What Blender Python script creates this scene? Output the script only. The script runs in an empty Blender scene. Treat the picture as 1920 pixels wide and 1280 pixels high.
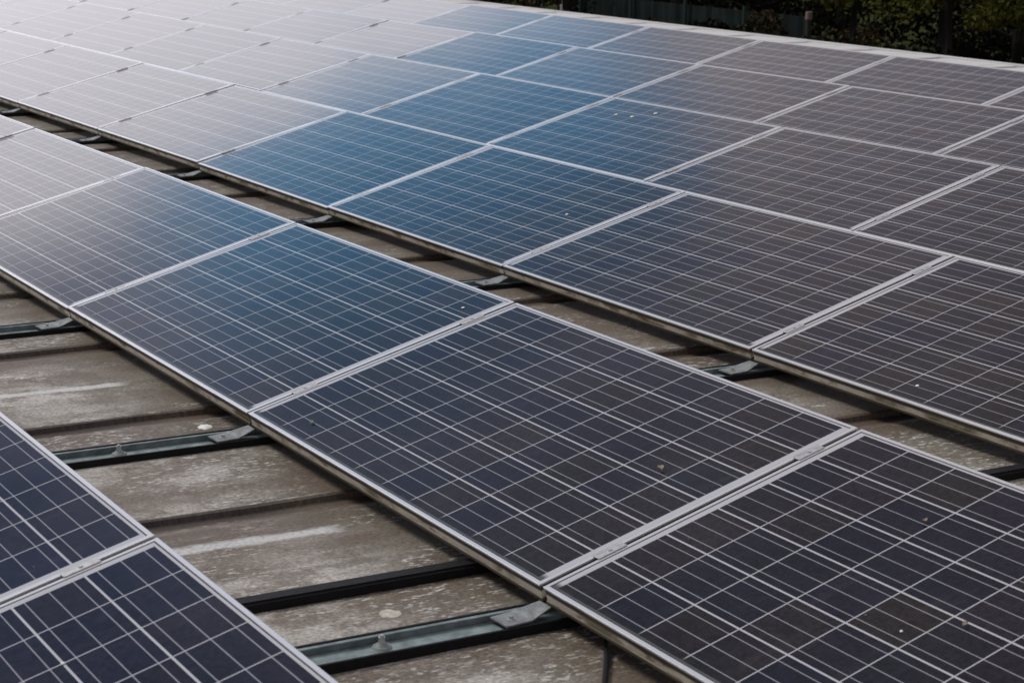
import bpy, bmesh, math, random
from mathutils import Vector, Matrix
random.seed(7)
R = math.radians
scene = bpy.context.scene
col = scene.collection

# ------------------------------------------------------------------ camera
CAM = Vector((5.63410668, 0.1812524, 1.59336843))
YAW, PITCH, ROLL, FPX = -1.01581459, 0.24235961, 0.00892738, 3515.101305945848
def set_camera():
    fw = Vector((math.sin(YAW)*math.cos(PITCH), math.cos(YAW)*math.cos(PITCH), -math.sin(PITCH)))
    rt = Vector((math.cos(YAW), -math.sin(YAW), 0)); up = rt.cross(fw)
    c, s = math.cos(ROLL), math.sin(ROLL)
    r2 = c*rt + s*up; u2 = -s*rt + c*up
    cam = bpy.data.cameras.new('camera'); o = bpy.data.objects.new('camera', cam); col.objects.link(o)
    m = Matrix.Identity(4)
    for i in range(3):
        m[i][0] = r2[i]; m[i][1] = u2[i]; m[i][2] = -fw[i]; m[i][3] = CAM[i]
    o.matrix_world = m
    cam.sensor_width = 36; cam.lens = FPX/1920*36
    cam.clip_start = .05; cam.clip_end = 1000
    cam.dof.use_dof = True; cam.dof.focus_distance = 6.3; cam.dof.aperture_fstop = 9
    scene.camera = o
set_camera()

# ------------------------------------------------------------------ sky, sun, exposure
SUN_AZ, SUN_EL = -122, 50          # azimuth from +y towards +x, elevation
def N(nt, t, **kw):
    n = nt.nodes.new(t)
    for k, v in kw.items():
        if k == 'inp':
            for a, b in v.items(): n.inputs[a].default_value = b
        else: setattr(n, k, v)
    return n
def math_node(nt, op, a, b=None, c=None, clamp=False):
    n = nt.nodes.new('ShaderNodeMath'); n.operation = op; n.use_clamp = clamp
    for i, v in enumerate((a, b, c)):
        if v is None: continue
        if isinstance(v, (int, float)): n.inputs[i].default_value = v
        else: nt.links.new(v, n.inputs[i])
    return n.outputs[0]
def smooth(nt, x, lo, hi, a=0., b=1.):
    n = nt.nodes.new('ShaderNodeMapRange'); n.interpolation_type = 'SMOOTHSTEP'
    nt.links.new(x, n.inputs[0])
    for i, v in ((1, lo), (2, hi), (3, a), (4, b)): n.inputs[i].default_value = v
    return n.outputs[0]
def mixc(nt, f, a, b, blend='MIX'):
    n = nt.nodes.new('ShaderNodeMix'); n.data_type = 'RGBA'; n.blend_type = blend
    for s, v in ((n.inputs[0], f), (n.inputs[6], a), (n.inputs[7], b)):
        if isinstance(v, (int, float)): s.default_value = v
        elif isinstance(v, tuple): s.default_value = v if len(v) == 4 else (*v, 1)
        else: nt.links.new(v, s)
    return n.outputs[2]
def ramp(nt, x, stops):
    n = nt.nodes.new('ShaderNodeValToRGB'); nt.links.new(x, n.inputs[0])
    e = n.color_ramp.elements
    while len(e) < len(stops): e.new(.5)
    for el, (p, c) in zip(e, stops):
        el.position = p; el.color = (*c, 1) if len(c) == 3 else c
    return n.outputs[0]

def make_world():
    w = bpy.data.worlds.new('World'); scene.world = w; w.use_nodes = True
    nt = w.node_tree; nt.nodes.clear()
    out = nt.nodes.new('ShaderNodeOutputWorld'); bg = nt.nodes.new('ShaderNodeBackground')
    nt.links.new(bg.outputs[0], out.inputs[0]); bg.inputs[1].default_value = .1
    sky = N(nt, 'ShaderNodeTexSky', sky_type='NISHITA', sun_disc=False, sun_elevation=R(SUN_EL), sun_rotation=R(SUN_AZ))
    sky.altitude = 100; sky.air_density = 1.0; sky.dust_density = 1.0; sky.ozone_density = 2.0
    tc = nt.nodes.new('ShaderNodeTexCoord'); sp = nt.nodes.new('ShaderNodeSeparateXYZ')
    nt.links.new(tc.outputs['Generated'], sp.inputs[0])
    x, y, z = sp.outputs
    el = math_node(nt, 'MULTIPLY', math_node(nt, 'ARCSINE', z), 180/math.pi)
    az = math_node(nt, 'MULTIPLY', math_node(nt, 'ARCTAN2', x, y), 180/math.pi)
    def noise(scale, detail=5, rough=.55, off=(0, 0, 0)):
        m = N(nt, 'ShaderNodeMapping', inp={'Location': off}); nt.links.new(tc.outputs['Generated'], m.inputs[0])
        n = N(nt, 'ShaderNodeTexNoise', inp={'Scale': scale, 'Detail': detail, 'Roughness': rough})
        nt.links.new(m.outputs[0], n.inputs[0]); return n.outputs[0]
    n1 = noise(7); n2 = noise(3.5, off=(4, 2, 1)); n3 = noise(18, off=(1, 7, 3))
    wob = math_node(nt, 'MULTIPLY', math_node(nt, 'SUBTRACT', n1, .5), 5.)
    elw = math_node(nt, 'ADD', el, wob)
    azw = math_node(nt, 'ADD', az, math_node(nt, 'MULTIPLY', math_node(nt, 'SUBTRACT', n2, .5), 8.))
    # grey cloud deck, darker in a belt half way up, brighter overhead
    eln = math_node(nt, 'DIVIDE', elw, 90.)
    K = 10.
    g = ramp(nt, eln, [(0, (.68*K, .63*K, .67*K)), (.222, (.61*K, .56*K, .605*K)), (.30, (.385*K, .345*K, .395*K)), (.40, (.22*K, .195*K, .215*K)),
                       (.54, (.17*K, .16*K, .18*K)), (.75, (1.0*K, 1.0*K, 1.02*K)), (1, (1.3*K, 1.3*K, 1.3*K))])
    g = mixc(nt, 1., g, mixc(nt, smooth(nt, azw, -75, -58), (.80, .93, 1.10), (1., 1., 1.)), 'MULTIPLY')
    g = mixc(nt, math_node(nt, 'MULTIPLY', smooth(nt, azw, -84, -78, .7, 0), smooth(nt, el, 55, 45, 0, 1)), g, (.09*K, .14*K, .27*K))
    gv = math_node(nt, 'MULTIPLY_ADD', n3, .5, .75)
    g = mixc(nt, 1., g, gv, 'MULTIPLY')
    # opening of blue sky between the clouds
    blue = mixc(nt, 1., sky.outputs[0], BLUE_TINT, 'MULTIPLY')
    blue = mixc(nt, 1., blue, smooth(nt, elw, 19.5, 27, 1, .36), 'MULTIPLY')
    mb = math_node(nt, 'MULTIPLY', smooth(nt, azw, -80, -73), smooth(nt, azw, -62.5, -57.0, 1, 0))
    mb = math_node(nt, 'MULTIPLY', mb, smooth(nt, elw, 22, 31, 1, .15))
    c = mixc(nt, mb, g, blue)
    # bright bank of cloud low in the direction of the sun
    mw = math_node(nt, 'MULTIPLY', smooth(nt, elw, 16.4, 19.6, 1, 0), smooth(nt, az, -62, -56, 1, 0))
    mw = math_node(nt, 'MULTIPLY', mw, smooth(nt, az, -150, -120))
    c = mixc(nt, mw, c, (1.41*K, 1.37*K, 1.47*K))
    nt.links.new(c, bg.inputs[0])
BLUE_TINT = (.86, 1.55, 1.66)
make_world()
sl = bpy.data.lights.new('sun', 'SUN'); sl.energy = 2.1; sl.angle = R(22); sl.color = (1, .95, .88)
so = bpy.data.objects.new('sun', sl); col.objects.link(so)
sdir = Vector((math.sin(R(SUN_AZ))*math.cos(R(SUN_EL)), math.cos(R(SUN_AZ))*math.cos(R(SUN_EL)), math.sin(R(SUN_EL))))
so.rotation_euler = sdir.to_track_quat('Z', 'Y').to_euler(); so.location = (0, 0, 20)
scene.view_settings.view_transform = 'Standard'; scene.view_settings.look = 'None'
scene.view_settings.gamma = 1; scene.view_settings.use_curve_mapping = False
scene.view_settings.exposure = 0

# ------------------------------------------------------------------ helpers
def obj(name, me, mat=None, parent=None):
    if isinstance(me, bmesh.types.BMesh):
        m = bpy.data.meshes.new(name); bmesh.ops.recalc_face_normals(me, faces=me.faces); me.to_mesh(m); me.free(); me = m
    o = bpy.data.objects.new(name, me); col.objects.link(o)
    if mat: me.materials.clear(); me.materials.append(mat)
    if parent: o.parent = parent
    return o
def empty(name, loc=(0, 0, 0)):
    o = bpy.data.objects.new(name, None); o.empty_display_size = .1; col.objects.link(o); o.location = loc; return o
def tag(o, label=None, cat=None, group=None, kind=None):
    if label: o['label'] = label
    if cat: o['category'] = cat
    if group: o['group'] = group
    if kind: o['kind'] = kind
    return o
def box(bm, x0, x1, y0, y1, z0, z1, M=None):
    vs = [bm.verts.new((x, y, z)) for x in (x0, x1) for y in (y0, y1) for z in (z0, z1)]
    for f in ((0, 1, 3, 2), (4, 6, 7, 5), (0, 4, 5, 1), (2, 3, 7, 6), (0, 2, 6, 4), (1, 5, 7, 3)):
        bm.faces.new([vs[i] for i in f])
    if M: bmesh.ops.transform(bm, matrix=M, verts=vs)
    return vs
def cyl(bm, p, r, h, n=16, r2=None):
    g = bmesh.ops.create_cone(bm, cap_ends=True, segments=n, radius1=r, radius2=r if r2 is None else r2, depth=h)
    bmesh.ops.translate(bm, vec=(p[0], p[1], p[2]+h/2), verts=g['verts'])
def tube(bm, pts, r, n=8):
    rings = []
    for i, p in enumerate(pts):
        p = Vector(p); a = Vector(pts[max(i-1, 0)]); b = Vector(pts[min(i+1, len(pts)-1)])
        d = (b-a).normalized(); u = d.cross(Vector((0, 0, 1)));
        if u.length < 1e-4: u = Vector((1, 0, 0))
        u.normalize(); v = u.cross(d); rr = r[i] if isinstance(r, (list, tuple)) else r
        rings.append([bm.verts.new(p+rr*(math.cos(t)*u+math.sin(t)*v)) for t in [2*math.pi*k/n for k in range(n)]])
    for a, b in zip(rings, rings[1:]):
        for k in range(n): bm.faces.new((a[k], a[(k+1) % n], b[(k+1) % n], b[k]))
    bm.faces.new(rings[0]); bm.faces.new(rings[-1])
def smooth_shade(o):
    for p in o.data.polygons: p.use_smooth = True
    return o

# ------------------------------------------------------------------ materials
def new_mat(name):
    m = bpy.data.materials.new(name); m.use_nodes = True; nt = m.node_tree
    return m, nt, nt.nodes['Principled BSDF']
def plain(name, c, rough=.6, metal=0., var=.25, scale=30, bump=0):
    m, nt, b = new_mat(name)
    tc = nt.nodes.new('ShaderNodeTexCoord')
    n = N(nt, 'ShaderNodeTexNoise', inp={'Scale': scale, 'Detail': 6, 'Roughness': .6}); nt.links.new(tc.outputs['Object'], n.inputs[0])
    lo = tuple(v*(1-var) for v in c); hi = tuple(min(1, v*(1+var)) for v in c)
    nt.links.new(ramp(nt, n.outputs[0], [(.3, lo), (.7, hi)]), b.inputs['Base Color'])
    b.inputs['Roughness'].default_value = rough; b.inputs['Metallic'].default_value = metal
    if bump:
        bp = N(nt, 'ShaderNodeBump', inp={'Strength': bump, 'Distance': .01}); nt.links.new(n.outputs[0], bp.inputs['Height']); nt.links.new(bp.outputs[0], b.inputs['Normal'])
    return m

L, W, FH, LIP = 1.654, .99, .046, .011
CX, CY = .159, .159
MX, MY = (L-10*CX)/2, (W-6*CY)/2
def cell_material():
    m, nt, b = new_mat('solar_cells_under_glass')
    tc = nt.nodes.new('ShaderNodeTexCoord'); sp = nt.nodes.new('ShaderNodeSeparateXYZ'); nt.links.new(tc.outputs['Object'], sp.inputs[0])
    x, y = sp.outputs[0], sp.outputs[1]
    oi = nt.nodes.new('ShaderNodeObjectInfo')
    def M(op, a, bb=None, c=None): return math_node(nt, op, a, bb, c)
    u = M('DIVIDE', M('SUBTRACT', x, MX), CX); v = M('DIVIDE', M('SUBTRACT', y, MY), CY)
    fu = M('FRACT', u); fv = M('FRACT', v)
    du = M('MULTIPLY', M('MINIMUM', fu, M('SUBTRACT', 1., fu)), CX)      # distance to the cell border
    dv = M('MULTIPLY', M('MINIMUM', fv, M('SUBTRACT', 1., fv)), CY)
    gap = M('MAXIMUM', M('LESS_THAN', du, .00165), M('LESS_THAN', dv, .0026))
    inside = M('MULTIPLY', M('MULTIPLY', M('GREATER_THAN', u, .008), M('LESS_THAN', u, 9.992)), M('MULTIPLY', M('GREATER_THAN', v, .008), M('LESS_THAN', v, 5.992)))
    white = M('MAXIMUM', gap, M('SUBTRACT', 1., inside))
    # three busbars a cell
    bb = M('FRACT', M('MULTIPLY', fv, 3.)); db = M('MULTIPLY', M('ABSOLUTE', M('SUBTRACT', bb, .5)), CY/3)
    bus = M('LESS_THAN', db, .0013)
    # cell tint
    cv = nt.nodes.new('ShaderNodeCombineXYZ')
    nt.links.new(M('FLOOR', u), cv.inputs[0]); nt.links.new(M('FLOOR', v), cv.inputs[1]); nt.links.new(M('MULTIPLY', oi.outputs['Random'], 91.), cv.inputs[2])
    wn = nt.nodes.new('ShaderNodeTexWhiteNoise'); nt.links.new(cv.outputs[0], wn.inputs[0])
    cell = ramp(nt, wn.outputs[0], [(0, (.0040, .0058, .0150)), (.35, (.0075, .008, .014)), (.65, (.0125, .0098, .0108)), (.85, (.006, .0068, .0180)), (1, (.018, .0138, .0125))])
    # crystal grain
    vo = N(nt, 'ShaderNodeTexVoronoi', inp={'Scale': 110.}); nt.links.new(tc.outputs['Object'], vo.inputs[0])
    sv = nt.nodes.new('ShaderNodeSeparateColor'); nt.links.new(vo.outputs['Color'], sv.inputs[0])
    cell = mixc(nt, 1., cell, M('MULTIPLY_ADD', sv.outputs[0], .9, .55), 'MULTIPLY')
    c = mixc(nt, M('MULTIPLY', bus, .85), cell, (.29, .295, .32))
    c = mixc(nt, white, c, (.44, .44, .465))
    # dark seal line between frame lip and laminate
    ex = M('MINIMUM', M('SUBTRACT', x, LIP), M('SUBTRACT', L-LIP, x)); ey = M('MINIMUM', M('SUBTRACT', y, LIP), M('SUBTRACT', W-LIP, y))
    e = M('MINIMUM', ex, ey)
    c = mixc(nt, M('LESS_THAN', e, .0032), c, (.05, .042, .035))
    # dust, specks and the grime that collects along the lower edge
    rv = nt.nodes.new('ShaderNodeVectorMath'); rv.operation = 'ADD'; nt.links.new(tc.outputs['Object'], rv.inputs[0])
    cr = nt.nodes.new('ShaderNodeCombineXYZ'); nt.links.new(M('MULTIPLY', oi.outputs['Random'], 53.), cr.inputs[2]); nt.links.new(cr.outputs[0], rv.inputs[1])
    def noise(scale, detail=5, rough=.6):
        n = N(nt, 'ShaderNodeTexNoise', inp={'Scale': scale, 'Detail': detail, 'Roughness': rough}); nt.links.new(rv.outputs[0], n.inputs[0]); return n.outputs[0]
    nb = noise(2.2, 6); nf = noise(55, 3); ns = noise(160, 1)
    c = mixc(nt, M('MULTIPLY', smooth(nt, nb, .35, .8), .014), c, (.5, .47, .44))
    mst = N(nt, 'ShaderNodeMapping', inp={'Scale': (1, .12, 1)}); nt.links.new(rv.outputs[0], mst.inputs[0])
    nst = N(nt, 'ShaderNodeTexNoise', inp={'Scale': 26., 'Detail': 4, 'Roughness': .6}); nt.links.new(mst.outputs[0], nst.inputs[0])
    c = mixc(nt, M('MULTIPLY', smooth(nt, nst.outputs[0], .5, .75), math_node(nt, 'MULTIPLY_ADD', nb, .04, -.006, True)), c, (.5, .46, .41))
    c = mixc(nt, smooth(nt, nf, .765, .80, 0, .5), c, (.5, .48, .44))
    grime_edge = M('ADD', y, M('MULTIPLY', M('SUBTRACT', noise(14, 4), .5), .03))
    gm = smooth(nt, grime_edge, .020, .040, .85, 0)
    c = mixc(nt, gm, c, mixc(nt, smooth(nt, nf, .4, .65), (.007, .009, .008), (.02, .02, .013)))
    nt.links.new(c, b.inputs['Base Color'])
    rg = M('MULTIPLY_ADD', nb, .05, .075)
    rg = M('ADD', rg, M('MULTIPLY', gm, .06))
    nt.links.new(rg, b.inputs['Roughness'])
    b.inputs['IOR'].default_value = 1.5
    bp = N(nt, 'ShaderNodeBump', inp={'Strength': .05, 'Distance': .002}); nt.links.new(noise(5, 2), bp.inputs['Height']); nt.links.new(bp.outputs[0], b.inputs['Normal'])
    return m
def frame_material():
    m, nt, b = new_mat('weathered_aluminium_frame')
    tc = nt.nodes.new('ShaderNodeTexCoord'); sp = nt.nodes.new('ShaderNodeSeparateXYZ'); nt.links.new(tc.outputs['Object'], sp.inputs[0])
    oi = nt.nodes.new('ShaderNodeObjectInfo')
    def M(op, a, bb=None, c=None): return math_node(nt, op, a, bb, c)
    rv = nt.nodes.new('ShaderNodeVectorMath'); rv.operation = 'ADD'; nt.links.new(tc.outputs['Object'], rv.inputs[0])
    cr = nt.nodes.new('ShaderNodeCombineXYZ'); nt.links.new(M('MULTIPLY', oi.outputs['Random'], 53.), cr.inputs[1]); nt.links.new(cr.outputs[0], rv.inputs[1])
    def noise(scale, detail=5, st=(1, 1, 1)):
        mp = N(nt, 'ShaderNodeMapping', inp={'Scale': st}); nt.links.new(rv.outputs[0], mp.inputs[0])
        n = N(nt, 'ShaderNodeTexNoise', inp={'Scale': scale, 'Detail': detail, 'Roughness': .65}); nt.links.new(mp.outputs[0], n.inputs[0]); return n.outputs[0]
    z = sp.outputs[2]
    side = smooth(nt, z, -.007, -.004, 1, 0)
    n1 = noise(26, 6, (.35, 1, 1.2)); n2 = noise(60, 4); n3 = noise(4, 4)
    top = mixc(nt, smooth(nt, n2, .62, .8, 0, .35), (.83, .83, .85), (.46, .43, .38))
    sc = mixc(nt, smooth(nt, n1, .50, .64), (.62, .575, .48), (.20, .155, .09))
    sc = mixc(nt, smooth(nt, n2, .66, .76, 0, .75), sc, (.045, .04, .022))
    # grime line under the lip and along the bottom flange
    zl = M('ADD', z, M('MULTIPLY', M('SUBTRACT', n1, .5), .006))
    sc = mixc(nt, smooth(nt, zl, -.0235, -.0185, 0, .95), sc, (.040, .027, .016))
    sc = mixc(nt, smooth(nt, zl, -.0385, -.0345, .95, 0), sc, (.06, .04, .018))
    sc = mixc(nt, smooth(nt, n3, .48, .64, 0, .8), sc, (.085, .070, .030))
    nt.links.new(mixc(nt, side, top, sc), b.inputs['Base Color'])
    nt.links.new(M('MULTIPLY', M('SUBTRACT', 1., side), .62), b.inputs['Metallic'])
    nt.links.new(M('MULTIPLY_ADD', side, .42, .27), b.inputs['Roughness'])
    return m
M_CELL = cell_material(); M_FRAME = frame_material()
M_CLAMP = plain('clamp_metal', (.42, .42, .43), .5, .6, .3, 80)
M_GALV = plain('galvanised_channel', (.195, .24, .245), .6, .2, .4, 28)
M_PLATE = plain('grey_bracket_plate', (.22, .235, .24), .6, .3, .35, 40)
M_RUBBER = plain('black_rubber', (.006, .0055, .007), .6, 0, .4, 60, .2)
M_RUBBER.node_tree.nodes['Principled BSDF'].inputs['Specular IOR Level'].default_value = .2
M_STEEL = plain('bolt_steel', (.5, .5, .48), .4, .7, .3, 90)
M_BACK = plain('white_backsheet', (.7, .7, .7), .7)

ROWY = dict(A=.557, B=2.398, C=4.246, D=6.090, E=7.917, F=9.743)
ROWX = dict(A=2.057, B=-1.1435, C=-1.0077, D=-4.228, E=-7.386, F=-10.581)
TILT = .2443
PITCHX = 1.67
SK = .077                                   # the corrugation and the rails run a little askew to the rows
ZR = -.09                                   # crest of the roof sheet
EAVE = 13.62

# ------------------------------------------------------------------ building with the roof
def roof_material():
    m, nt, b = new_mat('weathered_roof_sheet')
    tc = nt.nodes.new('ShaderNodeTexCoord'); sp = nt.nodes.new('ShaderNodeSeparateXYZ'); nt.links.new(tc.outputs['Object'], sp.inputs[0])
    x, y, z = sp.outputs
    def M(op, a, bb=None, c=None): return math_node(nt, op, a, bb, c)
    s = M('SUBTRACT', x, M('MULTIPLY', y, SK))
    cv = nt.nodes.new('ShaderNodeCombineXYZ'); nt.links.new(s, cv.inputs[0]); nt.links.new(y, cv.inputs[1])
    def noise(scale, st=(1, 1, 1), detail=6, rough=.6, off=0):
        mp = N(nt, 'ShaderNodeMapping', inp={'Scale': st, 'Location': (off, off*.7, off*.3)}); nt.links.new(cv.outputs[0], mp.inputs[0])
        n = N(nt, 'ShaderNodeTexNoise', inp={'Scale': scale, 'Detail': detail, 'Roughness': rough}); nt.links.new(mp.outputs[0], n.inputs[0]); return n.outputs[0]
    big = noise(3.2, (1, .4, 1), 7, .65); strk = noise(9, (1, .18, 1), 5, .6, 3); fine = noise(130, (1, .6, 1), 3, .7, 5); mid = noise(24, (1, .45, 1), 5, .6, 8)
    lich = noise(95, (1, .35, 1), 3, .6, 11)
    blot = noise(7, (1, .7, 1), 8, .68, 21)
    c = mixc(nt, smooth(nt, big, .36, .62), (.155, .128, .102), (.38, .355, .325))
    c = mixc(nt, smooth(nt, blot, .45, .58, 0, .78), c, (.125, .096, .07))
    c = mixc(nt, smooth(nt, strk, .53, .68, 0, .45), c, (.085, .064, .046))
    c = mixc(nt, smooth(nt, mid, .55, .70, 0, .5), c, (.095, .07, .048))
    # valley right below each step stays damp and brown
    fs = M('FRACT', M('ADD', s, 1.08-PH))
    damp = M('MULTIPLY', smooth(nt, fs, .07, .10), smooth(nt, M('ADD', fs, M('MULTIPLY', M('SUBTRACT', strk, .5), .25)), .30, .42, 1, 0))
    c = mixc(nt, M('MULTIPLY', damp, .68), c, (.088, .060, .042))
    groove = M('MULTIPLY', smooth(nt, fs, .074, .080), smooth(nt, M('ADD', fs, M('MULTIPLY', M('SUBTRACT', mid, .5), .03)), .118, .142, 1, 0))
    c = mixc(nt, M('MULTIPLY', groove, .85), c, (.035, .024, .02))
    # brown and mossy drip zone in front of every row
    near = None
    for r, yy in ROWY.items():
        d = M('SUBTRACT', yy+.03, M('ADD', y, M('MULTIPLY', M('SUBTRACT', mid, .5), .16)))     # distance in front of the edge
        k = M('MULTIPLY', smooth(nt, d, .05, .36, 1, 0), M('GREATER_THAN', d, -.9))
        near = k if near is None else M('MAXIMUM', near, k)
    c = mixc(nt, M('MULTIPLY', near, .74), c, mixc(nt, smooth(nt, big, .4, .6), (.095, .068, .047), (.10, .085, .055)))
    # specks
    spk = M('MULTIPLY', M('SUBTRACT', 1., groove), M('MULTIPLY', smooth(nt, lich, .53, .66, 0, .7), smooth(nt, noise(3.5, (1, .6, 1), 3, .5, 17), .42, .62)))
    c = mixc(nt, spk, c, (.58, .57, .55))
    c = mixc(nt, 1., c, M('MULTIPLY_ADD', smooth(nt, fine, .25, .75), 1.0, .5), 'MULTIPLY')
    # two old streaks of white sealant
    for (ax, ay, bx, by, w) in ((-.36, 1.75, -.30, 2.32, .027), (1.315, 1.80, 1.372, 2.30, .032)):
        cx = M('ADD', M('MULTIPLY', M('SUBTRACT', y, ay), (bx-ax)/(by-ay)), ax)
        dx = M('ABSOLUTE', M('SUBTRACT', M('SUBTRACT', x, cx), M('MULTIPLY', M('SUBTRACT', mid, .5), .05)))
        k = M('MULTIPLY', M('MULTIPLY', smooth(nt, dx, w*.45, w*1.25, 1, 0), smooth(nt, y, by-.06, by+.02, 1, 0)), smooth(nt, y, ay-.3, ay-.1))
        k = M('MULTIPLY', k, smooth(nt, fine, .25, .6, .35, .85))
        c = mixc(nt, k, c, (.56, .56, .56))
    # beyond the last row: grazing sky reflection painted in as a paler sheet colour
    c = mixc(nt, smooth(nt, y, 10.6, 11.0), c, mixc(nt, smooth(nt, strk, .5, .72, 0, .35), (.52, .51, .50), (.2, .19, .18)))
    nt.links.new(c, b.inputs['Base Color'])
    b.inputs['Roughness'].default_value = .62
    h = M('ADD', M('MULTIPLY', fine, .5), M('MULTIPLY', mid, .8))
    bp = N(nt, 'ShaderNodeBump', inp={'Strength': .35, 'Distance': .004}); nt.links.new(h, bp.inputs['Height']); nt.links.new(bp.outputs[0], b.inputs['Normal'])
    return m
PH = 1.085 - SK*2.2                          # phase of the steps
X0, X1, Y0, Y1 = -30., 9., -4., EAVE
def make_building():
    root = empty('building', (0, 0, -3.4))
    tag(root, 'low building with a weathered grey ribbed roof that carries every solar panel', 'building')
    def prof(t):      # t in 0..1 behind a step
        pts = [(0, 0), (.006, -.021), (.02, -.023)]
        return pts
    bm = bmesh.new()
    P = []
    k0 = int(math.floor(X0-PH))-2
    for k in range(k0, int(X1-PH)+4):
        s = PH+k
        P += [(s-.52, ZR-.002), (s-.40, ZR), (s-.20, ZR+.001), (s-.03, ZR), (s-.004, ZR-.001), (s+.005, ZR-.006), (s+.009, ZR-.021), (s+.02, ZR-.024), (s+.06, ZR-.022), (s+.13, ZR-.006), (s+.30, ZR-.004), (s+.40, ZR-.003)]
    ys = [Y0+(Y1-Y0)*i/40 for i in range(41)]
    grid = []
    for yy in ys:
        rnd = random.Random(int(yy*100))
        grid.append([bm.verts.new((a+SK*yy+.0025*math.sin(yy*5.1+a*3), yy, zz+.0012*math.sin(yy*7+a*9)+3.4)) for a, zz in P])
    for a, b in zip(grid, grid[1:]):
        for i in range(len(P)-1): bm.faces.new((a[i], a[i+1], b[i+1], b[i]))
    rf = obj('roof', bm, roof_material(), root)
    bm = bmesh.new()
    box(bm, X0+.5, X1-1, Y0+.3, Y1-.35, 0, 3.4+ZR-.06)
    obj('wall', bm, plain('rendered_wall', (.42, .40, .37), .85, 0, .15, 3), root)
    bm = bmesh.new()
    box(bm, X0, X1, Y1-.02, Y1+.10, 3.4+ZR-.13, 3.4+ZR+.006)
    bmesh.ops.bevel(bm, geom=bm.edges[:], offset=.006, segments=2, affect='EDGES')
    obj('eave_flashing', bm, plain('pale_flashing', (.52, .51, .51), .5, .1, .12, 2), root)
make_building()

# ------------------------------------------------------------------ solar panels
def frame_mesh():
    prof = [(0.0012, 0), (LIP, 0), (LIP, -.005), (.004, -.005), (.004, -.043), (.030, -.043), (.030, -FH), (0, -FH), (0, -.0385), (.0025, -.0365), (.0025, -.0085), (0, -.0065), (0, -.0012)]
    bm = bmesh.new(); rings = []
    for sx, sy, cx, cy in ((1, 1, 0, 0), (-1, 1, L, 0), (-1, -1, L, W), (1, -1, 0, W)):
        rings.append([bm.verts.new((cx+sx*d, cy+sy*d, z)) for d, z in prof])
    n = len(prof)
    for i in range(4):
        a, b = rings[i], rings[(i+1) % 4]
        for k in range(n): bm.faces.new((a[k], a[(k+1) % n], b[(k+1) % n], b[k]))
    return bm
def sheet_mesh():
    bm = bmesh.new(); d = .0042
    box(bm, d, L-d, d, W-d, -.0049, -.0016)
    return bm
def clamp_mesh():
    bm = bmesh.new()                       # T-shaped mid clamp bridging the gap, with bolt head
    box(bm, -.0128, .0128, -.042, .042, .0006, .0032)
    box(bm, -.0055, .0055, -.028, .028, -.040, .0007)
    bmesh.ops.bevel(bm, geom=bm.edges[:], offset=.0008, segments=1, affect='EDGES')
    cyl(bm, (0, 0, .0032), .0050, .0022, 6)
    return bm
P_ROOT = empty('solar_panel')
f0 = obj('frame', frame_mesh(), M_FRAME, P_ROOT)
c0 = obj('cell_sheet', sheet_mesh(), M_CELL, P_ROOT)
cl0 = obj('clamp', clamp_mesh(), M_CLAMP, P_ROOT); cl0.location = (L+.008, .20, 0)
cl1 = obj('clamp', cl0.data, None, P_ROOT); cl1.location = (L+.008, .82, 0)
P_KIDS = [f0, c0, cl0, cl1]
VIS = dict(A=range(-2, 2), B=range(-4, 4), C=range(-8, 3), D=range(-9, 4), E=range(-9, 5), F=range(-6, 6))
SEEN = dict(A=(-1, 0), B=(-3, 2), C=(-7, 1), D=(-8, 2), E=(-8, 3), F=(-5, 4))
COLS = {
 'A': {-1: 'near black', 0: 'dark navy'},
 'B': {-3: 'pale lilac', -2: 'pale grey', -1: 'grey blue', 0: 'deep blue', 1: 'dark violet grey', 2: 'near black'},
 'C': {-2: 'bright blue', -1: 'blue', 0: 'navy', 1: 'dark grey'},
 'D': {-2: 'half blue half grey', -1: 'bright blue', 0: 'blue and brown', 1: 'brown grey', 2: 'dark brown grey'},
 'E': {-1: 'light blue', 0: 'blue', 1: 'brown grey', 2: 'grey', 3: 'dull grey'},
 'F': {-1: 'light blue', 0: 'light blue', 1: 'blue', 2: 'brown grey', 3: 'grey', 4: 'dull grey'}}
ROWN = dict(A='front row at bottom left', B='second row from front', C='third row from front', D='fourth row from front', E='second row from back', F='back row by roof edge')
ORD = ['first', 'second', 'third', 'fourth', 'fifth', 'sixth', 'seventh', 'eighth', 'ninth', 'tenth', 'eleventh', 'twelfth', 'thirteenth']
JIT = {('C',-4):(-.2,-.08),('C',-3):(-.45,-.12),('C',-2):(.4,.14),('C',-1):(.1,.05),('D',-3):(-.3,-.1),('D',-2):(-.05,-.02),('D',-1):(.2,.12),('E',-2):(-.45,-.15),('E',-1):(.4,.14),('F',-2):(-.45,-.15),('F',-1):(.4,.14),('F',0):(.2,.1),('B',-2):(-.2,-.08),('B',-1):(.35,.12)}      # (row, k): extra tilt, lean towards +x, degrees
def panel_label(r, k):
    lo, hi = SEEN[r]
    if k > hi: return f'dark solar panel just beyond the right edge of the photo, {ROWN[r]}'
    if k < lo: return f'dark solar panel just beyond the left edge of the photo, {ROWN[r]}'
    n = hi-k
    c = COLS[r].get(k, 'pale')
    where = 'rightmost' if n == 0 else ORD[n]+' from the right'
    return f'{c} solar panel, {where} in {ROWN[r]}'
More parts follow.
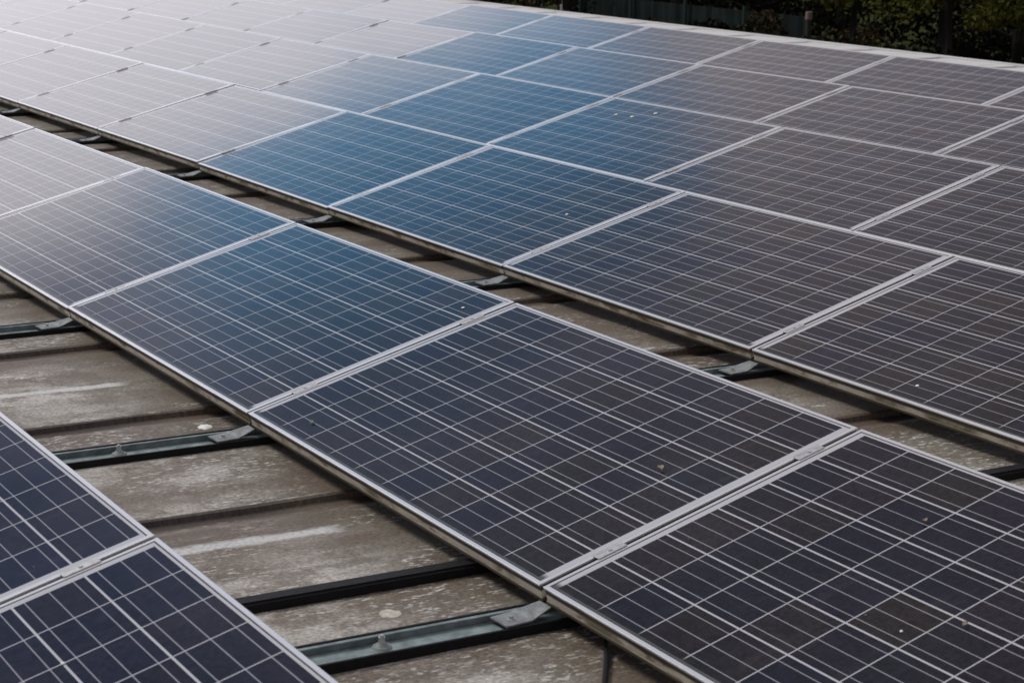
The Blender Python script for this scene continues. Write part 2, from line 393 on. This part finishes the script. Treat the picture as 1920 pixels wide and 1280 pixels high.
def build_panels():
    first = True
    for r in 'ABCDEF':
        lo, hi = SEEN[r]
        for k in range(lo-(r == 'A'), hi+1+(r != 'A')):
            if first: root = P_ROOT; first = False
            else:
                root = P_ROOT.copy(); col.objects.link(root)
                for ch in P_KIDS:
                    c = ch.copy(); col.objects.link(c); c.parent = root
            x = ROWX[r]+k*PITCHX+.008
            dt, lean = JIT.get((r, k), (random.uniform(-.12, .12), random.uniform(-.07, .07)))
            root.rotation_euler = (TILT+R(dt), R(lean), R(random.uniform(-.06, .06)))
            root.location = (x, ROWY[r], L/2*math.sin(R(lean))-W/2*math.sin(R(dt)))
            tag(root, panel_label(r, k), 'solar panel', 'solar panels standing in tilted rows on the roof')
build_panels()

# ------------------------------------------------------------------ mounting rails under the panel joints
RX = 2.197                                   # rail under the joint nearest the camera, at y = 2.398
def sxy(s, y): return s+SK*(y-2.398)
def skew(o_bm):                              # rail space: x across, y along -> skewed world
    for v in o_bm.verts: v.co.x += SK*(v.co.y)
def make_rail(kx):
    xr = RX+kx*PITCHX
    ylo, yhi = .45, 10.9
    root = empty('mounting_rail', (sxy(xr, 0), 0, ZR-.022))
    w, t, h = .041, .003, .050               # half width, sheet, height (top at -.060)
    zb = 0.028
    bm = bmesh.new()
    box(bm, -w, w, ylo, yhi, zb, zb+t)
    box(bm, -w, -w+t, ylo, yhi, zb+t, h); box(bm, w-t, w, ylo, yhi, zb+t, h-.012)
    box(bm, -w+t, -w+.012, ylo, yhi, h-t, h-.0002)
    skew(bm); obj('channel', bm, M_GALV, root)
    for sx in (-1, 1):
        bm = bmesh.new(); a = sx*(w+.0005); b_ = sx*(w+.008)
        hh = h+.003 if sx < 0 else h-.009
        box(bm, min(a, b_), max(a, b_), ylo, yhi, 0, hh)
        skew(bm); obj('sealing_strip', bm, M_RUBBER, root)
    for r in 'ABCDEF':
        y = ROWY[r]; x = SK*y
        # visible foot bracket: flat plate, then folded up to the frame joint
        bm = bmesh.new(); zt = h+.0015; up = -(ZR-.022)-FH-.001
        pl = [(-.034, -.118), (.034, -.113), (.034, -.045), (.024, .012), (-.024, .012), (-.034, -.060)]
        zs = [zt-.005, zt-.005, zt-.004, up, up, zt-.002]
        top = [bm.verts.new((x+a, y+b, z)) for (a, b), z in zip(pl, zs)]
        bot = [bm.verts.new((x+a, y+b, z-.004)) for (a, b), z in zip(pl, zs)]
        # faces: flat part, ramp
        for q in ((0, 1, 2, 5), (5, 2, 3, 4)):
            bm.faces.new([top[i] for i in q]); bm.faces.new([bot[i] for i in reversed(q)])
        for i in range(6):
            j = (i+1) % 6; bm.faces.new((top[i], bot[i], bot[j], top[j]))
        br = obj('bracket', bm, M_PLATE, root)
        bm = bmesh.new(); cyl(bm, (x+.004, y-.084, zt-.0045), .011, .0016, 16); cyl(bm, (x+.004, y-.084, zt-.0030), .0065, .008, 6)
        obj('screw', bm, M_STEEL, br)
        # hidden rear leg that lifts the far edge
        yb = y+W*math.cos(TILT)-.05; zt2 = -(ZR-.022)+ (W-.05/math.cos(TILT))*math.sin(TILT)-FH-.012
        bm = bmesh.new(); xb = SK*yb
        box(bm, xb-.03, xb+.03, yb-.0025, yb+.0025, zb+t, zt2)
        box(bm, xb-.03, xb+.03, yb-.06, yb-.003, zb+t, zb+t+.004)
        obj('rear_leg', bm, M_PLATE, root)
        # roof fastener seen in the open strip in front of the row
        if r != 'A':
            yf = y-.40; xf = SK*yf-.004
            bm = bmesh.new(); cyl(bm, (xf, yf, zb+t), .024, .006, 20, .020); cyl(bm, (xf, yf, zb+t+.006), .016, .007, 20, .010)
            wsh = obj('washer', bm, M_RUBBER if False else M_PLATE, root)
            bm = bmesh.new(); cyl(bm, (xf, yf, zb+t+.013), .0085, .014, 6); cyl(bm, (xf, yf, zb+t+.027), .005, .004, 10)
            obj('bolt', bm, M_STEEL, wsh)
    return root
RL = {0: 'grey channel mounting rail on the roof below the panel joint nearest the camera',
      -1: 'grey channel mounting rail with white disc lying beside it, second from the bottom',
      -2: 'mounting rail that enters the lowest roof strip at the left edge of the photo',
      1: 'mounting rail beyond the right edge of the photo, mostly under dark panels'}
for k in range(-9, 2):
    tag(make_rail(k), RL.get(k, f'mounting rail at the {ORD[-k]} joint from the right of the second roof strip'), 'mounting rail', 'mounting rails across the roof')

# ------------------------------------------------------------------ small things on the roof
def make_bar():
    root = tag(empty('cable_conduit', (0, 0, ZR)), 'long black conduit bar lying across the roof between two rails', 'conduit')
    bm = bmesh.new()
    xs = 1.835
    box(bm, -.026, .026, .4, 10.8, -.004, .030)
    bmesh.ops.bevel(bm, geom=[e for e in bm.edges], offset=.007, segments=3, affect='EDGES')
    for v in bm.verts: v.co.x += sxy(xs, v.co.y)
    obj('casing', bm, M_RUBBER, root)
make_bar()
def make_cable():
    pts = [(2.30, 2.62, -.052), (2.325, 2.53, -.055), (2.352, 2.475, -.068), (2.395, 2.445, -.083), (2.445, 2.415, -.0835), (2.50, 2.375, -.0835), (2.56, 2.33, -.084), (2.64, 2.27, -.095), (2.76, 2.19, -.106), (2.95, 2.10, -.107)]
    # refine
    P = []
    for i in range(len(pts)-1):
        for s in range(5): P.append(Vector(pts[i]).lerp(Vector(pts[i+1]), s/5))
    P.append(Vector(pts[-1]))
    for _ in range(4): P = [P[0]]+[(P[i-1]+2*P[i]+P[i+1])/4 for i in range(1, len(P)-1)]+[P[-1]]
    bm = bmesh.new(); tube(bm, P, .0065, 10)
    o = obj('cable', bm, M_RUBBER); smooth_shade(o)
    tag(o, 'thin black cable hanging from under the nearest panel onto the roof', 'cable')
make_cable()
def disc(name, p, r, mat, label, cat, seed, h=.004):
    rnd = random.Random(seed); bm = bmesh.new(); n = 18
    c = bm.verts.new((0, 0, h)); ring = []; base = []
    for i in range(n):
        a = 2*math.pi*i/n; q = r*rnd.uniform(.82, 1.08)
        ring.append(bm.verts.new((q*.8*math.cos(a), q*.8*math.sin(a), h*.8))); base.append(bm.verts.new((q*math.cos(a), q*math.sin(a), 0)))
    for i in range(n):
        j = (i+1) % n; bm.faces.new((c, ring[i], ring[j])); bm.faces.new((ring[i], base[i], base[j], ring[j]))
    o = obj(name, bm, mat); o.location = p; smooth_shade(o); return tag(o, label, cat)
M_WHITE = plain('chalky_white', (.72, .72, .68), .8, 0, .25, 60)
M_LIME = plain('pale_lichen', (.42, .40, .34), .9, 0, .35, 60)
disc('screw_cap', (.31, 2.348, ZR-.0048), .024, M_WHITE, 'small white disc on the brown roof beside a mounting rail', 'cap', 3, .006)
disc('lichen_patch', (1.975, 2.117, ZR+.0005), .028, M_LIME, 'pale crusty lichen patch on the roof between conduit and nearest rail', 'lichen', 5, .002)
TR = Matrix.Rotation(TILT, 4, 'X')
def on_panel(o, p):
    o.rotation_euler = (TILT, 0, random.uniform(0, 6)); o.rotation_mode = 'XYZ'
    o.matrix_world = Matrix.Translation(Vector(p)) @ TR @ Matrix.Rotation(random.uniform(0, 6), 4, 'Z')
DROP = [((-3.8673, 6.8124, .1801), .016, 'leftmost of three white droppings on the blue panel in the fourth row'),
        ((-3.7137, 6.8245, .1831), .017, 'middle one of three white droppings on the blue panel in the fourth row'),
        ((-3.61, 6.9251, .2082), .018, 'rightmost of three white droppings on the blue panel in the fourth row'),
        ((-1.2985, 4.7635, .129), .011, 'white dropping on the blue panel of the third row'),
        ((.3981, 3.235, .2086), .008, 'tiny white dropping on the deep blue panel near its far corner'),
        ((2.9909, 2.7708, .0929), .005, 'tiny white dropping on the near black panel at lower right'),
        ((2.4194, 1.1905, .1579), .006, 'tiny white dropping on the dark navy panel at bottom left'),
        ((1.3874, 4.3444, .0245), .009, 'white dropping on the dark grey panel of the third row near its lower edge')]
for i, (p, r, lab) in enumerate(DROP):
    o = disc('bird_dropping', p, r*.72, M_WHITE, lab, 'dropping', 20+i, .002); o['group'] = 'droppings on the panels'; on_panel(o, (p[0], p[1], p[2]+.0005))
def leaf(p, s, label, seed):
    rnd = random.Random(seed); bm = bmesh.new(); n = 7; a = []; b = []; m = []
    for i in range(n):
        t = i/(n-1); w = math.sin(math.pi*min(1, t*.95+.03))*.38*s; cz = .25*s*math.sin(t*2.6)+.1*s*rnd.random()
        m.append(bm.verts.new(((t-.5)*s, 0, cz))); a.append(bm.verts.new(((t-.5)*s, w, cz+.18*s))); b.append(bm.verts.new(((t-.5)*s, -w, cz+.10*s)))
    for i in range(n-1):
        bm.faces.new((m[i], m[i+1], a[i+1], a[i])); bm.faces.new((m[i], b[i], b[i+1], m[i+1]))
    o = obj('fallen_leaf', bm, M_LEAFDRY); on_panel(o, (p[0], p[1], p[2]+.001)); tag(o, label, 'leaf', 'fallen leaves on the panels'); return o
M_LEAFDRY = plain('dry_leaf', (.22, .18, .125), .7, 0, .4, 60)
leaf((1.9503, 2.9175, .1295), .022, 'small curled dry leaf on the dark violet grey panel', 1)
leaf((2.6928, 3.1161, .179), .016, 'small brown leaf on the near black panel towards its upper edge', 2)
leaf((.7958, 2.487, .0222), .017, 'tiny pale leaf by the lower corner of the dark violet grey panel', 3)
leaf((3.0761, 2.8652, .1165), .015, 'tiny pale leaf on the near black panel at lower right', 4)

# ------------------------------------------------------------------ ground, fence, trees beyond the roof
GZ = -3.4
def make_ground():
    bm = bmesh.new(); n = 40
    g = [[bm.verts.new((-260+520*i/n, -120+420*j/n, GZ)) for i in range(n+1)] for j in range(n+1)]
    for j in range(n):
        for i in range(n): bm.faces.new((g[j][i], g[j][i+1], g[j+1][i+1], g[j+1][i]))
    m, nt, b = new_mat('leafy_soil')
    tc = nt.nodes.new('ShaderNodeTexCoord'); nz = N(nt, 'ShaderNodeTexNoise', inp={'Scale': .8, 'Detail': 10, 'Roughness': .7}); nt.links.new(tc.outputs['Object'], nz.inputs[0])
    nt.links.new(ramp(nt, nz.outputs[0], [(.3, (.02, .025, .01)), (.55, (.035, .04, .016)), (.75, (.06, .045, .022))]), b.inputs['Base Color']); b.inputs['Roughness'].default_value = .95; b.inputs['Specular IOR Level'].default_value = 0
    tag(obj('ground', bm, m), kind='structure')
make_ground()
def leaf_mat(name, cols, rough=.6):
    m, nt, b = new_mat(name)
    g = nt.nodes.new('ShaderNodeNewGeometry')
    st = [(i/(len(cols)-1), c) for i, c in enumerate(cols)]
    nt.links.new(ramp(nt, g.outputs['Random Per Island'], st), b.inputs['Base Color']); b.inputs['Roughness'].default_value = rough
    b.inputs['Specular IOR Level'].default_value = .06
    return m
M_LDARK = leaf_mat('dark_leaves', [(.002, .003, .0015), (.004, .0055, .0022), (.006, .007, .003), (.009, .0065, .003)])
M_LYEL = leaf_mat('yellow_green_leaves', [(.044, .054, .007), (.070, .078, .010), (.10, .095, .018), (.06, .048, .012)])
M_LGREEN = leaf_mat('mid_green_leaves', [(.011, .021, .007), (.018, .030, .009), (.03, .033, .012), (.012, .018, .008)])
M_LBROWN = leaf_mat('brown_bramble_leaves', [(.014, .019, .007), (.028, .019, .009), (.046, .026, .012), (.018, .024, .010)])
M_BARK = plain('bark', (.012, .010, .007), .9, 0, .4, 8, .5)
def leaves_mesh(name, clumps, size, seed):
    rnd = random.Random(seed); V = []; F = []
    for (c, rad, n) in clumps:
        for _ in range(n):
            while True:
                d = Vector((rnd.uniform(-1, 1), rnd.uniform(-1, 1), rnd.uniform(-1, 1)))
                if d.length <= 1: break
            d = d.normalized()*(d.length**.5)
            p = Vector(c)+Vector((d.x*rad[0], d.y*rad[1], d.z*rad[2]))
            a = Vector((rnd.gauss(0, 1), rnd.gauss(0, 1), rnd.gauss(0, 1)-.3)).normalized(); b = a.cross(Vector((rnd.gauss(0, 1), rnd.gauss(0, 1), rnd.gauss(0, 1)))).normalized()
            s = size*rnd.uniform(.6, 1.35); i = len(V)
            k = a.cross(b)*s*.18
            V += [p-a*s*.5, p+b*s*.28+k, p+a*s*.5, p-b*s*.28+k]; F.append((i, i+1, i+2, i+3))
    me = bpy.data.meshes.new(name); me.from_pydata([tuple(v) for v in V], [], F); return me
def tree(x, y, h, w, mat, seed, label, lowz=.9, nclump=34, per=170, size=.16, name='broadleaf_tree', cat='tree', group='trees behind the roof edge'):
    rnd = random.Random(seed)
    root = tag(empty(name, (x, y, GZ)), label, cat, group)
    bm = bmesh.new()
    tube(bm, [(0, 0, -.1), (.05, .02, h*.25), (-.04, .06, h*.5), (.03, 0, h*.8)], [.17, .13, .09, .03], 10)
    for i in range(9):
        a = rnd.uniform(0, 6.28); z0 = max(lowz*.95, h*.2)+h*rnd.uniform(0, .4); l = w*rnd.uniform(.5, .9)
        tube(bm, [(0, 0.02, z0), (math.cos(a)*l*.5, math.sin(a)*l*.5, z0+l*.22), (math.cos(a)*l, math.sin(a)*l, z0+l*.30)], [.06, .04, .012], 7)
    obj('trunk', bm, M_BARK, root)
    cl = []
    for i in range(nclump):
        t = rnd.random(); z = lowz+(h-lowz)*t; ww = w*(1-.55*max(0, t-.35)/.65)
        a = rnd.uniform(0, 6.28); q = ww*math.sqrt(rnd.uniform(.1, 1))
        s = rnd.uniform(.45, .95)*w*.42
        cl.append(((math.cos(a)*q, math.sin(a)*q, z), (s, s, s*.62), int(per*rnd.uniform(.6, 1.3))))
    obj('crown', leaves_mesh('crown', cl, size, seed), mat, root)
    return root
def bush(x, y, h, w, mat, seed, label, per=130, size=.11, name='bramble_bush', cat='bush'):
    rnd = random.Random(seed)
    root = tag(empty(name, (x, y, GZ)), label, cat, 'bushes along the green fence')
    bm = bmesh.new()
    for i in range(7):
        a = rnd.uniform(0, 6.28); q = w*.5*rnd.random()
        tube(bm, [(q*.3*math.cos(a), q*.3*math.sin(a), -.05), (q*math.cos(a)*.8, q*math.sin(a)*.8, h*.5), (q*math.cos(a)*1.3, q*math.sin(a)*1.3, h*rnd.uniform(.8, 1.05))], [.025, .018, .006], 6)
    obj('stem', bm, M_BARK, root)
    cl = []
    for i in range(16):
        z = h*rnd.uniform(.1, .95); a = rnd.uniform(0, 6.28); q = w*math.sqrt(rnd.random())*.8*(1.1-.5*z/h); s = w*rnd.uniform(.22, .42)
        cl.append(((math.cos(a)*q, math.sin(a)*q, z), (s, s, s*.7), int(per*rnd.uniform(.6, 1.3))))
    obj('foliage', leaves_mesh('foliage', cl, size, seed), mat, root)
TREES = [(-36.5, 23.2, 6.5, 2.0, M_LDARK, 'dark leafy tree behind the thin white pole at the roof edge', 1.0),
         (-33.6, 26.0, 6.8, 2.2, M_LDARK, 'dark tree just right of the thin white pole, behind the fence', 1.0),
         (-30.6, 27.2, 7.0, 2.2, M_LDARK, 'black looking tree above the left end of the green fence', 1.6),
         (-27.8, 27.6, 6.8, 2.1, M_LDARK, 'dark tree above the middle of the green fence', 1.7),
         (-25.4, 27.6, 7.2, 2.2, M_LDARK, 'dark tree above the right end of the green fence', 1.4),
         (-22.5, 25.4, 6.0, 1.25, M_LYEL, 'yellow green tree just right of the pale fence post', 2.7),
         (-20.9, 26.2, 6.2, 1.2, M_LYEL, 'olive tree between the two brightest yellow green trees', 2.85),
         (-18.9, 24.4, 6.4, 1.75, M_LYEL, 'brightest yellow green tree near the upper right corner', 2.75),
         (-16.4, 24.2, 6.2, 1.4, M_LYEL, 'yellow green tree cut by the right edge of the photo', 2.3),
         (-21.6, 29.0, 7.4, 2.4, M_LDARK, 'dark tree standing behind the yellow green trees', .8),
         (-17.6, 28.2, 7.4, 2.4, M_LDARK, 'dark tree in the deep shade of the upper right corner', .6)]
for i, (x, y, h, w, m, lab, lz) in enumerate(TREES):
    yel = m is M_LYEL
    tree(x, y, h, w, m, 100+i, lab, lz, 34 if yel else 36, 210 if yel else 330, .115 if yel else .115)
BUSH = [(-22.9, 23.8, 2.45, 1.0, M_LBROWN, 'brown bramble bush right beside the pale fence post'),
        (-21.4, 23.4, 2.35, 1.1, M_LBROWN, 'rust tinged bramble bush under the yellow green trees'),
        (-19.8, 23.0, 2.4, 1.1, M_LBROWN, 'bramble bush below the brightest yellow green tree'),
        (-17.9, 22.8, 2.3, 1.1, M_LDARK, 'dark bush in the shade close to the right edge'),
        (-25.3, 24.0, 2.15, .7, M_LDARK, 'green climber bush in front of the right part of the fence'),
        (-33.2, 23.4, 2.5, 1.1, M_LBROWN, 'brownish hedge bush at the left end of the green fence'),
        (-31.4, 23.6, 2.5, 1.0, M_LBROWN, 'brown green hedge bush between white pole and green fence'),
        (-29.6, 24.2, 2.1, .8, M_LDARK, 'dark low bush in front of the left half of the fence'),
        (-27.9, 24.3, 2.0, .7, M_LBROWN, 'low brown bush in front of the middle of the fence'),
        (-24.4, 24.3, 2.5, .55, M_LGREEN, 'green climber hanging over the fence next to the pale post'),
        (-26.4, 24.4, 1.9, .6, M_LDARK, 'dark weed bush in front of the fence right of its middle')]
for i, (x, y, h, w, m, lab) in enumerate(BUSH): bush(x, y, h, w, m, 200+i, lab)
def make_wood():
    rnd = random.Random(5); cl = []
    for i in range(260):
        cl.append(((rnd.uniform(-60, 5), rnd.uniform(31, 35), GZ+rnd.uniform(.2, 6.2)), (1.6, 1.1, 1.2), 230))
    o = obj('woodland', leaves_mesh('woodland', cl, .20, 5), M_LDARK); tag(o, 'dark dense woodland closing the view behind the trees', 'woodland', kind='stuff')
make_wood()
def make_fence():
    x0, x1, y = -31.4, -23.25, 25.0
    root = tag(empty('mesh_fence', ((x0+x1)/2, y, GZ)), 'dark green screened fence below the trees behind the roof edge', 'fence')
    w = (x1-x0)/2; h = 2.40
    bm = bmesh.new(); n = 60
    g = [[bm.verts.new((-w+2*w*i/n, .02*math.sin(i*.9)+.015*math.sin(i*2.3), .06+(h-.1)*j/4)) for i in range(n+1)] for j in range(5)]
    for j in range(4):
        for i in range(n): bm.faces.new((g[j][i], g[j][i+1], g[j+1][i+1], g[j+1][i]))
    bmesh.ops.solidify(bm, geom=bm.faces[:], thickness=.006)
    m, nt, b = new_mat('green_screen'); tc = nt.nodes.new('ShaderNodeTexCoord'); nz = N(nt, 'ShaderNodeTexNoise', inp={'Scale': 4., 'Detail': 5}); nt.links.new(tc.outputs['Object'], nz.inputs[0])
    nt.links.new(ramp(nt, nz.outputs[0], [(.35, (.0018, .010, .008)), (.65, (.005, .024, .019))]), b.inputs['Base Color']); b.inputs['Roughness'].default_value = .7
    obj('screen', bm, m, root)
    mp = plain('green_post', (.008, .035, .026), .5)
    for i in range(5):
        xx = -w+2*w*i/4
        bm = bmesh.new(); cyl(bm, (xx, -.06, 0), .035, h+.02, 10); cyl(bm, (xx, -.06, h+.02), .04, .03, 10)
        obj('post', bm, mp, root)
make_fence()
def make_posts():
    bm = bmesh.new(); root = tag(empty('gate_post', (-23.2, 24.9, GZ)), 'short post with a pale pinkish cap at the end of the green fence', 'post')
    cyl(bm, (0, 0, 0), .06, 2.32, 12); obj('shaft', bm, plain('post_dark', (.02, .03, .02), .7), root)
    bm = bmesh.new(); cyl(bm, (0, 0, 2.32), .075,   .15, 12, .07); obj('cap', bm, plain('pale_cap', (.24, .18, .14), .7), root)
    root = tag(empty('pole', (-32.3, 25.0, GZ)), 'thin white pole rising behind the far roof edge', 'pole')
    bm = bmesh.new(); cyl(bm, (0, 0, 0), .030, 6.0, 12, .024); obj('shaft', bm, plain('white_paint', (.78, .78, .78), .4, 0, .05), root)
    bm = bmesh.new(); cyl(bm, (0, 0, 0), .10, .04, 12); obj('base_plate', bm, M_PLATE, root)
make_posts()
